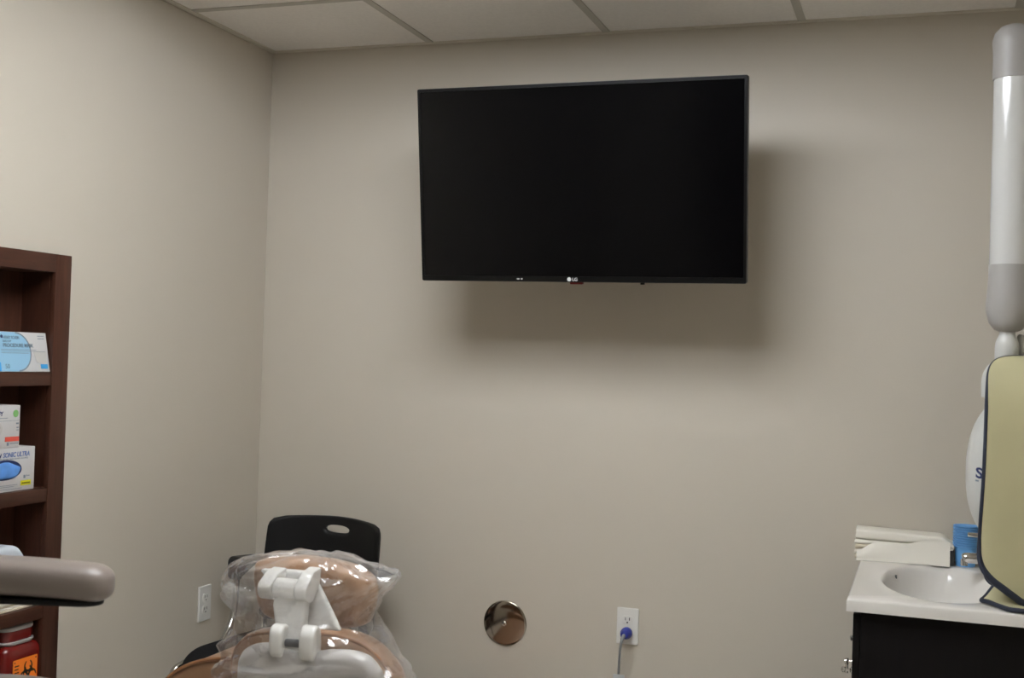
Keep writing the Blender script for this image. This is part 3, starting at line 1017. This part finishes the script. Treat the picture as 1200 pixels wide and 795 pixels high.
obj('leg_rest', b, M['tan'], DC, angle=70)
b = B()
box(b, (0.80, -1.20, 0.05), (1.10, -0.80, 0.39), 0.03, 3)
obj('lift_column', b, M['shell_white'], DC)
b = B()
slab(b, rrect(0.70, -1.30, 1.20, -0.45, 0.12, 8), 0.055, 0.015, lambda u, v, w: (u, v, 0.0276 + w), seg=3)
obj('base_plate', b, M['shell_white'], DC)

# clear plastic bag over the headrest
b = B()
lev = [(0.940, 0.885, 0.975, 0.03), (0.936, 0.845, 1.015, 0.055), (0.926, 0.800, 1.055, 0.075), (0.912, 0.755, 1.085, 0.088), (0.898, 0.728, 1.118, 0.096), (0.880, 0.714, 1.112, 0.100),
       (0.862, 0.706, 1.096, 0.102), (0.845, 0.706, 1.082, 0.103), (0.825, 0.716, 1.075, 0.104), (0.805, 0.734, 1.068, 0.105), (0.785, 0.738, 1.078, 0.108), (0.765, 0.734, 1.096, 0.112),
       (0.745, 0.728, 1.114, 0.117), (0.725, 0.720, 1.135, 0.122), (0.705, 0.712, 1.158, 0.126), (0.690, 0.704, 1.164, 0.128), (0.675, 0.698, 1.168, 0.130), (0.655, 0.694, 1.170, 0.131)]
dense = spline([(a, c, d, ) for a, c, d, e in lev], 4, False)
deps = spline([(a, e, 0) for a, c, d, e in lev], 4, False)
NA, NL = 168, 9
rb = random.Random(11)
LU = 18                                   # coarse lattice: flat facets with sharp creases between them
latt = [[rb.uniform(-1, 1) for _ in range(LU)] for _ in range(NL + 2)]
lat2 = [[rb.uniform(-1, 1) for _ in range(LU * 2)] for _ in range(NL * 2 + 3)]


def facet(tab, u, v):
    """Piecewise flat triangles over a random lattice."""
    n_ = len(tab[0])
    i0, j0 = int(math.floor(u)), int(math.floor(v))
    fu, fv = u - i0, v - j0
    j0 = min(j0, len(tab) - 2)
    a_, b_, c_, d_ = tab[j0][i0 % n_], tab[j0][(i0 + 1) % n_], tab[j0 + 1][i0 % n_], tab[j0 + 1][(i0 + 1) % n_]
    if fu + fv < 1:
        return a_ + (b_ - a_) * fu + (c_ - a_) * fv
    return d_ + (c_ - d_) * (1 - fu) + (b_ - d_) * (1 - fv)


lp = []
ND = len(dense)
for i, (p, q) in enumerate(zip(dense, deps)):
    z, xl, xr = p
    hd_ = q[1]
    loop = []
    for k in range(NA):
        a = 2 * PI * k / NA
        cx_, rx = (xl + xr) / 2, (xr - xl) / 2
        px = cx_ + rx * math.copysign(abs(math.cos(a)) ** 0.8, math.cos(a))
        py = -1.318 + hd_ * math.copysign(abs(math.sin(a)) ** 0.8, math.sin(a))
        v = Vector((px, py, z))
        t_ = i / (ND - 1)
        f1 = facet(latt, LU * k / NA + 0.35 * math.sin(i * 0.21), NL * t_)
        f2 = facet(lat2, 2 * LU * k / NA + 0.8 * t_ * 3, 2 * NL * t_)
        amp = 0.35 + 0.65 * min(1, i / 14)
        dsp = f1 * 0.0135 * amp + f2 * 0.0058 - 0.002
        nrm = Vector((math.cos(a), math.sin(a), 0.35 if i < 12 else 0)).normalized()
        loop.append(v + nrm * dsp + Vector((0, 0, (f2 * 0.003 + f1 * 0.004) * (1.0 if 0 < i else 0.4))))
    lp.append(loop)
rings(b, lp, True, False)
tag(obj('plastic_bag', b, M['film'], None, loc=(0.94, -1.32, 0.655), angle=9),
    'clear crinkled plastic bag pulled over the headrest of the dental chair', 'plastic bag')

# ------------------------------------------------------------------ vanity
VX0, VX1, VY0, VZ = 2.045, 2.638, -0.746, 0.84
VC = thing('vanity_cabinet', 'near-black vanity cabinet under the white sink top', 'cabinet', (2.35, -0.37, 0))
b = B()
box(b, (2.078, -0.722, 0.10), (VX1, -0.704, 0.806), 0.001)
obj('side_panel', b, M['espresso'], VC)
b = B()
box(b, (2.078, -0.026, 0.10), (VX1, -0.008, 0.806), 0.001)
obj('side_panel', b, M['espresso'], VC)
b = B()
box(b, (2.078, -0.704, 0.10), (VX1, -0.026, 0.118))
box(b, (2.12, -0.704, 0.0), (2.138, -0.026, 0.10))
obj('plinth', b, M['espresso'], VC)
for y0, y1, ky in ((-0.722, -0.368, -0.690), (-0.362, -0.008, -0.330)):
    b = B()
    box(b, (2.060, y0, 0.105), (2.0765, y1, 0.800), 0.0015)
    box(b, (2.0585, y0 + 0.06, 0.17), (2.0605, y1 - 0.06, 0.74), 0.0008)
    dr_ = obj('door', b, M['espresso'], VC)
    b = B()
    lathe(b, [(0.009, 0.0), (0.009, 0.003), (0.0045, 0.006), (0.0045, 0.016), (0.007, 0.018), (0.0075, 0.023), (0.004, 0.026)], (2.060, ky, 0.658), '-x', 18)
    lathe(b, [(0.006, 0.0), (0.0045, 0.006), (0.0045, 0.012), (0.006, 0.014), (0.005, 0.019)], (2.060, ky, 0.678), '-x', 18)
    tube(b, [(2.047, ky, 0.650), (2.047, ky, 0.686)], 0.0035, 10)
    obj('knob', b, M['chrome'], dr_)

VT = thing('vanity_sink', 'white sink top with an oval bowl on the near-black cabinet', 'sink', (2.34, -0.37, VZ - 0.03))
BX, BY, BA, BBy = 2.270, -0.398, 0.156, 0.278
NB = 96
rect = []
for k in range(NB):
    a = 2 * PI * k / NB
    dx, dy = math.cos(a), math.sin(a)
    ts = []
    if dx > 1e-9: ts.append((VX1 - BX) / dx)
    if dx < -1e-9: ts.append((VX0 - BX) / dx)
    if dy > 1e-9: ts.append((-0.002 - BY) / dy)
    if dy < -1e-9: ts.append((VY0 - BY) / dy)
    s = min(ts)
    rect.append([BX + dx * s, BY + dy * s])
for cx, cy in ((VX0, VY0), (VX1, VY0), (VX1, -0.002), (VX0, -0.002)):      # exact corners
    j = min(range(NB), key=lambda i: (rect[i][0] - cx) ** 2 + (rect[i][1] - cy) ** 2)
    rect[j] = [cx, cy]


def inr(p, d):
    return (min(max(p[0], VX0 + d), VX1 - d), min(max(p[1], VY0 + d), -0.002 - d))


def oval(s, dz):
    return [(BX + BA * s * math.cos(2 * PI * k / NB), BY + BBy * s * math.sin(2 * PI * k / NB), VZ + dz) for k in range(NB)]


b = B()
lp = [[(*inr(p, 0.02), VZ - 0.030) for p in rect], [(*inr(p, 0.0), VZ - 0.030) for p in rect], [(*inr(p, 0.0), VZ - 0.006) for p in rect],
      [(*inr(p, 0.0018), VZ - 0.0018) for p in rect], [(*inr(p, 0.006), VZ) for p in rect],
      oval(1.03, 0.0), oval(1.0, -0.0012), oval(0.975, -0.006), oval(0.95, -0.015), oval(0.92, -0.03), oval(0.86, -0.055), oval(0.76, -0.083), oval(0.60, -0.106), oval(0.40, -0.120),
      oval(0.2, -0.126), oval(0.08, -0.1275)]
rings(b, lp, False, True)
obj('countertop', b, M['marble'], VT, angle=50)
b = B()
lathe(b, [(0.021, -0.1268), (0.021, -0.1255), (0.014, -0.1258), (0.003, -0.127)], (BX, BY, VZ), 'z', 24)
obj('drain', b, M['chrome'], VT)
b = B()
lathe(b, [(0.0055, 0.0), (0.0055, 0.006), (0.004, 0.0065)], (2.144, -0.254, VZ - 0.019), 'x', 16)
obj('overflow_hole', b, M['darkgrey'], VT)

FC = thing('faucet', 'chrome single-lever faucet over the sink, half hidden by the apron', 'faucet', (2.47, -0.235, VZ))
b = B()
lathe(b, [(0.030, 0), (0.030, 0.006), (0.024, 0.012), (0.021, 0.03), (0.021, 0.075), (0.017, 0.082)], (2.47, -0.235, VZ), 'z', 28)
obj('body', b, M['chrome'], FC)
b = B()
tube(b, spline([(2.468, -0.235, VZ + 0.040), (2.43, -0.234, VZ + 0.046), (2.37, -0.231, VZ + 0.0445), (2.33, -0.228, VZ + 0.0445), (2.3175, -0.2275, VZ + 0.041)], 5, False), [0.0145] * 17 + [0.0135, 0.012, 0.009, 0.004], 18)
lathe(b, [(0.0095, -0.018), (0.0095, 0.0)], (2.3225, -0.2278, VZ + 0.041), 'z', 16)
obj('spout', b, M['chrome'], FC)
b = B()
lathe(b, [(0.0175, 0.082), (0.0195, 0.086), (0.0195, 0.10), (0.012, 0.108)], (2.47, -0.235, VZ), 'z', 24)
tube(b, spline([(2.468, -0.235, VZ + 0.098), (2.42, -0.228, VZ + 0.103), (2.36, -0.222, VZ + 0.106), (2.330, -0.219, VZ + 0.1065)], 5, False), 0.0062, 12)
obj('lever', b, M['chrome'], FC)

# stack of nested cups
prof = [(0.0255, 0.0), (0.0262, 0.002), (0.0298, 0.0538), (0.0346, 0.0546), (0.0352, 0.0558), (0.0350, 0.0570), (0.0340, 0.0578), (0.0310, 0.0580), (0.0292, 0.0555), (0.0254, 0.004), (0.002, 0.0035)]
b = B()
lathe(b, prof, (0, 0, 0), 'z', 40)
NC = 10
cup0 = obj('paper_cup', b, M['cup'], None, loc=(2.330, -0.085, VZ + 0.0005), local=True)
for k in range(NC):
    c = cup0 if k == 0 else cup0.copy()
    if k:
        C.objects.link(c)
    c.location = (2.330 + 0.0003 * math.sin(3 * k), -0.085, VZ + 0.0006 + k * 0.0063)
    pos = ['blue disposable cup at the bottom of the cup stack, its whole side showing', 'blue disposable cup second from the bottom of the stack, a thin rim showing',
           'blue disposable cup third from the bottom of the stack, a thin rim showing', 'blue disposable cup fourth from the bottom of the stack, a thin rim showing',
           'blue disposable cup fifth from the bottom of the stack, a thin rim showing', 'blue disposable cup fifth from the top of the stack, a thin rim showing', 'blue disposable cup fourth from the top of the stack, a thin rim showing',
           'blue disposable cup third from the top of the stack, a thin rim showing', 'blue disposable cup second from the top of the stack, a thin rim showing',
           'blue disposable cup topmost in the stack, its open mouth showing'][k]
    tag(c, pos, 'cup', 'blue cups in the stack beside the faucet')

# small dark grey box behind the towels
b = B()
box(b, (2.225, -0.105, VZ + 0.0003), (2.300, -0.012, VZ + 0.042), 0.003)
tag(obj('grey_box', b, M['darkgrey'], None, loc=(2.26, -0.06, VZ)), 'small dark grey box half hidden by the paper towels, beside the blue cups', 'box')

# folded paper towels
PT = thing('paper_towels', 'stack of folded white paper towels on the back corner of the sink top', 'paper towels', (2.16, -0.07, VZ))


def sheet(name, xs, ztop, thick, y0, y1, m, amp=0.0, ph=0.0, yb=0.0):
    """A folded bundle: strip along x with its own top line and thickness; front edge rounded like a fold."""
    b = B()
    loops = []
    n = 40
    for k in range(n + 1):
        q = k / n
        x = xs[0] + (xs[1] - xs[0]) * q
        zt, th = ztop(q), thick(q)
        zt += amp * math.sin(6 * q + ph)
        cr = min(th * 0.45, 0.008)
        loop = []
        for (yy, zz) in rrect(y0 + yb * math.sin(PI * q), zt - th, y1, zt, cr, 4):
            loop.append((x + 0.0016 * math.sin(zz * 900 + ph), yy, zz))
        loops.append(loop)
    rings(b, loops)
    return obj(name, b, m, PT)


sst = lambda a, b_, q: (lambda t: t * t * (3 - 2 * t))(max(0.0, min(1.0, (q - a) / (b_ - a))))
sheet('towel', (2.031, 2.222), lambda q: VZ + 0.014, lambda q: 0.0132, -0.108, -0.012, M['paper_cream'])
sheet('towel', (2.029, 2.222), lambda q: VZ + 0.029, lambda q: 0.0142, -0.106, -0.012, M['paper'])
sheet('towel', (2.031, 2.222), lambda q: VZ + 0.0435, lambda q: 0.0136, -0.109, -0.012, M['paper_cream'])
sheet('towel', (2.029, 2.296), lambda q: VZ + 0.0565 - 0.004 * q, lambda q: 0.0125 - 0.003 * q, -0.110, -0.012, M['paper'])
sheet('towel', (2.032, 2.298), lambda q: VZ + 0.0855 - 0.006 * q - 0.020 * sst(0.86, 1.0, q), lambda q: 0.0278 - 0.004 * q - 0.012 * sst(0.86, 1.0, q), -0.112, -0.010, M['paper'])
# the front flap: one sheet that hangs from the fold down to the counter and bows out
b = B()
NXf, NZf = 48, 14
vs = {}
for i in range(NXf + 1):
    q = i / NXf
    x = 2.036 + (2.288 - 2.036) * q
    top = VZ + 0.0535 - 0.004 * q - 0.026 * (1 - sst(0.0, 0.22, q)) + 0.018 * sst(0.45, 0.8, q)
    bot = VZ + 0.0012
    for j in range(NZf + 1):
        s = j / NZf
        z = top + (bot - top) * s
        open_ = (1 - sst(0.0, 0.55, q))
        y = -0.1145 - 0.010 * s - 0.012 * math.sin(PI * min(1, s * 1.1)) * open_ - 0.016 * s * s * (0.4 + 0.6 * open_)
        vs[i, j, 0] = b.verts.new((x, y - 0.0005, z))
        vs[i, j, 1] = b.verts.new((x, y + 0.0012, z))
for i in range(NXf):
    for j in range(NZf):
        b.faces.new((vs[i, j, 0], vs[i + 1, j, 0], vs[i + 1, j + 1, 0], vs[i, j + 1, 0]))
        b.faces.new((vs[i, j, 1], vs[i, j + 1, 1], vs[i + 1, j + 1, 1], vs[i + 1, j, 1]))
for i in range(NXf):
    for j, fl in ((0, 1), (NZf, 0)):
        b.faces.new((vs[i, j, 0], vs[i, j, 1], vs[i + 1, j, 1], vs[i + 1, j, 0]))
for j in range(NZf):
    for i in (0, NXf):
        b.faces.new((vs[i, j, 0], vs[i, j + 1, 0], vs[i, j + 1, 1], vs[i, j, 1]))
obj('front_sheet', b, M['paper'], PT)

# ------------------------------------------------------------------ x-ray unit on the right wall
XU = thing('xray_arm', 'white dental x-ray unit with grey-capped arm and rounded head behind the apron', 'x-ray unit', (2.60, -0.55, 1.42))
AX, AY = 2.395, -0.60
b = B()
lathe(b, [(0.0465, 1.646), (0.0465, 2.118)], (AX, AY, 0), 'z', 48)
obj('arm_tube', b, M['white_gloss'], XU)
b = B()
lathe(b, [(0.049, 2.100), (0.0495, 2.103), (0.0495, 2.165), (0.0515, 2.185), (0.0515, 2.196), (0.0465, 2.213), (0.034, 2.227), (0.017, 2.2335), (0.002, 2.2355)], (AX, AY, 0), 'z', 48)
obj('end_cap', b, M['grey_plastic'], XU, angle=70)
b = B()
lathe(b, [(0.020, 1.489), (0.032, 1.494), (0.044, 1.510), (0.0505, 1.535), (0.0515, 1.556), (0.0490, 1.590), (0.0475, 1.62), (0.0475, 1.650), (0.0440, 1.651)], (AX, AY, 0), 'z', 48)
obj('elbow_cover', b, M['grey_plastic'], XU, angle=70)
b = B()
lathe(b, [(0.018, 1.492), (0.0185, 1.482), (0.0235, 1.470), (0.0265, 1.462), (0.0275, 1.45), (0.0275, 1.405), (0.022, 1.40)], (AX - 0.001, AY, 0), 'z', 40)
obj('neck', b, M['xray_white'], XU, angle=60)
b = B()
tube(b, spline([(AX, AY, 2.185), (AX + 0.06, AY, 2.195), (AX + 0.115, AY, 2.16), (AX + 0.125, AY, 2.05), (AX + 0.125, AY, 1.68), (AX + 0.127, AY + 0.005, 1.58), (AX + 0.16, AY + 0.03, 1.52), (2.636, AY + 0.04, 1.51)], 8, False),
     [0.034] * 24 + [0.030] * 33, 24)
obj('folded_arm', b, M['xray_white'], XU, angle=60)
b = B()
box(b, (2.612, -0.66, 1.36), (2.6396, -0.46, 1.66), 0.012, 3)
obj('wall_bracket', b, M['xray_white'], XU)
b = B()
lathe(b, [(0.010, 1.425), (0.0125, 1.43), (0.0125, 1.478), (0.008, 1.484)], (AX + 0.034, AY + 0.025, 0), 'z', 20)
obj('pivot', b, M['xray_white'], XU)
b = B()
# yoke and head
tube(b, spline([(AX, AY, 1.415), (AX - 0.02, AY, 1.40), (AX - 0.035, AY, 1.375), (AX - 0.035, AY, 1.33)], 6, False), 0.021, 16)
obj('yoke', b, M['xray_white'], XU)
HX, HY, HZ, HA, HBy, HC = 2.425, -0.585, 1.150, 0.117, 0.085, 0.185


def head_y(x, z):
    s = 1 - abs((x - HX) / HA) ** 2.3 - abs((z - HZ) / HC) ** 2.3
    return HY - HBy * max(0.0, s) ** (1 / 2.3)


b = B()
loops = []
sp = lambda t_, e: math.copysign(abs(t_) ** e, t_)
for i in range(1, 32):
    th = -PI / 2 + PI * i / 32
    loops.append([(HX + HA * sp(math.cos(th), 2 / 2.3) * sp(math.cos(p_), 2 / 2.3), HY + HBy * sp(math.cos(th), 2 / 2.3) * sp(math.sin(p_), 2 / 2.3), HZ + HC * sp(math.sin(th), 2 / 2.3))
                  for p_ in [2 * PI * k / 56 for k in range(56)]])
rings(b, loops)
hd2 = obj('tube_head', b, M['xray_white'], XU, angle=75)
b = text_bm('S', 0.035, lambda u, v, w: (2.329 + u + v * 0.0, head_y(2.329 + u, 1.138 + v - u * 0.15) - 0.0006 - abs(w), 1.138 + v - u * 0.15), 0.0002, 0.0010, 0.0)
obj('lettering', b, M['navy'], hd2, smooth=False)
b = B()
poly(b, [(2.329, 1.1285), (2.352, 1.1245), (2.352, 1.1285), (2.329, 1.1325)], lambda u, v, w: (u, head_y(u, v) - 0.0008 - w, v), 0.0002)
obj('fine_print', b, M['greyp'], hd2, smooth=False)

# ------------------------------------------------------------------ lead apron draped over the x-ray head
AP = thing('lead_apron', 'khaki lead apron with navy binding draped over the x-ray head', 'apron', (2.48, -0.70, 0.846))


FRONT = [(2.4358, 1.4317), (2.3982, 1.4302), (2.3748, 1.4251), (2.3585, 1.4134), (2.3494, 1.393), (2.3468, 1.3595), (2.3463, 1.2629), (2.3443, 1.1429), (2.3407, 1.0524), (2.3392, 0.9823), (2.3407, 0.9548), (2.3494, 0.9294), (2.3687, 0.906), (2.3921, 0.8883), (2.4154, 0.8715), (2.4388, 0.8575), (2.4744, 0.8575), (2.5252, 0.8575), (2.5761, 0.8575), (2.605, 0.8633), (2.615, 0.9121), (2.615, 1.0952), (2.615, 1.3595), (2.606, 1.4083), (2.5862, 1.4286), (2.5252, 1.4327)]


def apron_y(x, z):
    """Gentle folds of the hanging front; it leans back to the neck at the top."""
    t_ = max(0.0, (z - 1.30) / 0.13)
    return -0.702 + 0.05 * t_ ** 3 + 0.004 * math.sin(x * 38 + z * 3) * min(1, (1.43 - z) * 4) + 0.006 * math.sin(z * 9)


b = B()
o = spline(FRONT, 6)
oo = [Vector(p[:2]) for p in o]
if area2(oo) < 0:
    oo.reverse()
cc = Vector((2.478, 1.14))
lp = []
for w, ins in ((-0.004, 0.003), (-0.0025, 0.0)):
    lp.append([(p.x, apron_y(p.x, p.y) + w, p.y) for p in inset(oo, ins)])
fr_r = []
for s in (0.05, 0.2, 0.35, 0.5, 0.65, 0.8, 0.9, 0.97):
    fr_r.append([(q.x, apron_y(q.x, q.y) - 0.004, q.y) for q in [cc + (p - cc) * s for p in inset(oo, 0.003)]])
bk_r = []
for s in (0.97, 0.9, 0.8, 0.65, 0.5, 0.35, 0.2, 0.05):
    bk_r.append([(q.x, apron_y(q.x, q.y) + 0.003, q.y) for q in [cc + (p - cc) * s for p in inset(oo, 0.003)]])
mid = [[(p.x, apron_y(p.x, p.y) + 0.0015, p.y) for p in oo], [(p.x, apron_y(p.x, p.y) + 0.003, p.y) for p in inset(oo, 0.003)]]
rings(b, fr_r + lp + mid + bk_r)
fp = obj('front_panel', b, M['khaki'], AP, angle=60)
b = B()
pts = [Vector((p[0], apron_y(p[0], p[1]) - 0.001, p[1])) for p in spline(FRONT, 6)]
rad = []
for p in pts:
    low = max(0.0, min(1.0, (1.0 - p.z) / 0.10))
    hi_ = max(0.0, min(1.0, (1.43 - p.z) / 0.12))
    rad.append(0.0016 + 0.0032 * hi_ + 0.0042 * low)
pts.append(pts[0].copy())
rad.append(rad[0])
tube(b, pts, rad, 8, cap=False)
obj('binding', b, M['trim'], fp)
# back panel, hanging behind the head, its lower corner just above the counter
BACK = [(2.40, 1.43), (2.374, 1.41), (2.366, 1.36), (2.364, 1.15), (2.364, 0.95), (2.363, 0.895), (2.370, 0.868), (2.392, 0.855), (2.45, 0.852), (2.53, 0.853), (2.59, 0.866), (2.604, 0.90), (2.605, 1.2), (2.605, 1.38), (2.59, 1.43), (2.50, 1.434)]
b = B()
slab(b, spline(BACK, 5), 0.006, 0.002, lambda u, v, w: (u, -0.465 - 0.10 * max(0.0, (v - 1.30) / 0.13) ** 2 + w, v), seg=2)
bp_ = obj('back_panel', b, M['khaki'], AP)
b = B()
pts = [Vector((p[0], -0.468 - 0.10 * max(0.0, (p[1] - 1.30) / 0.13) ** 2, p[1])) for p in spline(BACK, 5)]
tube(b, pts + [pts[0].copy()], 0.0045, 8, cap=False)
obj('binding', b, M['trim'], bp_)
# shoulder strip joining the two panels across the top
b = B()
path = [(-0.654, 1.4312), (-0.62, 1.4385), (-0.585, 1.440), (-0.565, 1.434)]
pp = spline([(a, c, 0) for a, c in path], 5, False)
vt = []
for i, p in enumerate(pp):
    row = [b.verts.new((2.432 + 0.16 * k / 8, p[0], p[1] + d)) for d in (0.003, -0.003) for k in range(9)]
    vt.append(row)
for r1, r2 in zip(vt, vt[1:]):
    for k in range(8):
        b.faces.new((r1[k], r1[k + 1], r2[k + 1], r2[k]))
        b.faces.new((r1[9 + k], r2[9 + k], r2[10 + k], r1[10 + k]))
    b.faces.new((r1[0], r2[0], r2[9], r1[9]))
    b.faces.new((r1[8], r1[17], r2[17], r2[8]))
b.faces.new([vt[0][k] for k in range(9)] + [vt[0][9 + k] for k in range(8, -1, -1)])
b.faces.new([vt[-1][k] for k in range(8, -1, -1)] + [vt[-1][9 + k] for k in range(9)])
obj('shoulder_strip', b, M['khaki'], AP)

# thyroid collar lying on the counter
TC = thing('thyroid_collar', 'khaki flap with navy binding lying on the sink top below the apron', 'collar', (2.42, -0.66, VZ))
o2 = [(2.350, -0.655), (2.354, -0.640), (2.376, -0.610), (2.402, -0.585), (2.45, -0.565), (2.54, -0.56), (2.60, -0.60), (2.61, -0.68), (2.56, -0.732), (2.47, -0.742), (2.425, -0.741), (2.404, -0.734), (2.385, -0.705), (2.362, -0.672)]


def collar_z(x, y):
    # lifts off the counter towards the back, over the rim of the bowl
    return VZ + 0.0066 + 0.034 * sst(-0.70, -0.585, y) * sst(2.345, 2.385, x)


b = B()
slab(b, spline(o2, 6), 0.007, 0.003, lambda u, v, w: (u, v, collar_z(u, v) + w), seg=3)
cp = obj('pad', b, M['khaki'], TC)
b = B()
pts = [Vector((p[0], p[1], collar_z(p[0], p[1]) + 0.0006)) for p in spline(o2, 6)]
tube(b, pts + [pts[0].copy()], 0.0058, 8, cap=False)
obj('binding', b, M['trim'], cp)

# ------------------------------------------------------------------ world and view
w = bpy.data.worlds.new('world')
bpy.context.scene.world = w
w.use_nodes = True
w.node_tree.nodes['Background'].inputs[0].default_value = (0.5, 0.48, 0.44, 1)
w.node_tree.nodes['Background'].inputs[1].default_value = 0.02
vs_ = bpy.context.scene.view_settings
vs_.view_transform = 'Standard'
vs_.look = 'None'
vs_.gamma = 1.0
vs_.use_curve_mapping = False
vs_.exposure = 0.0
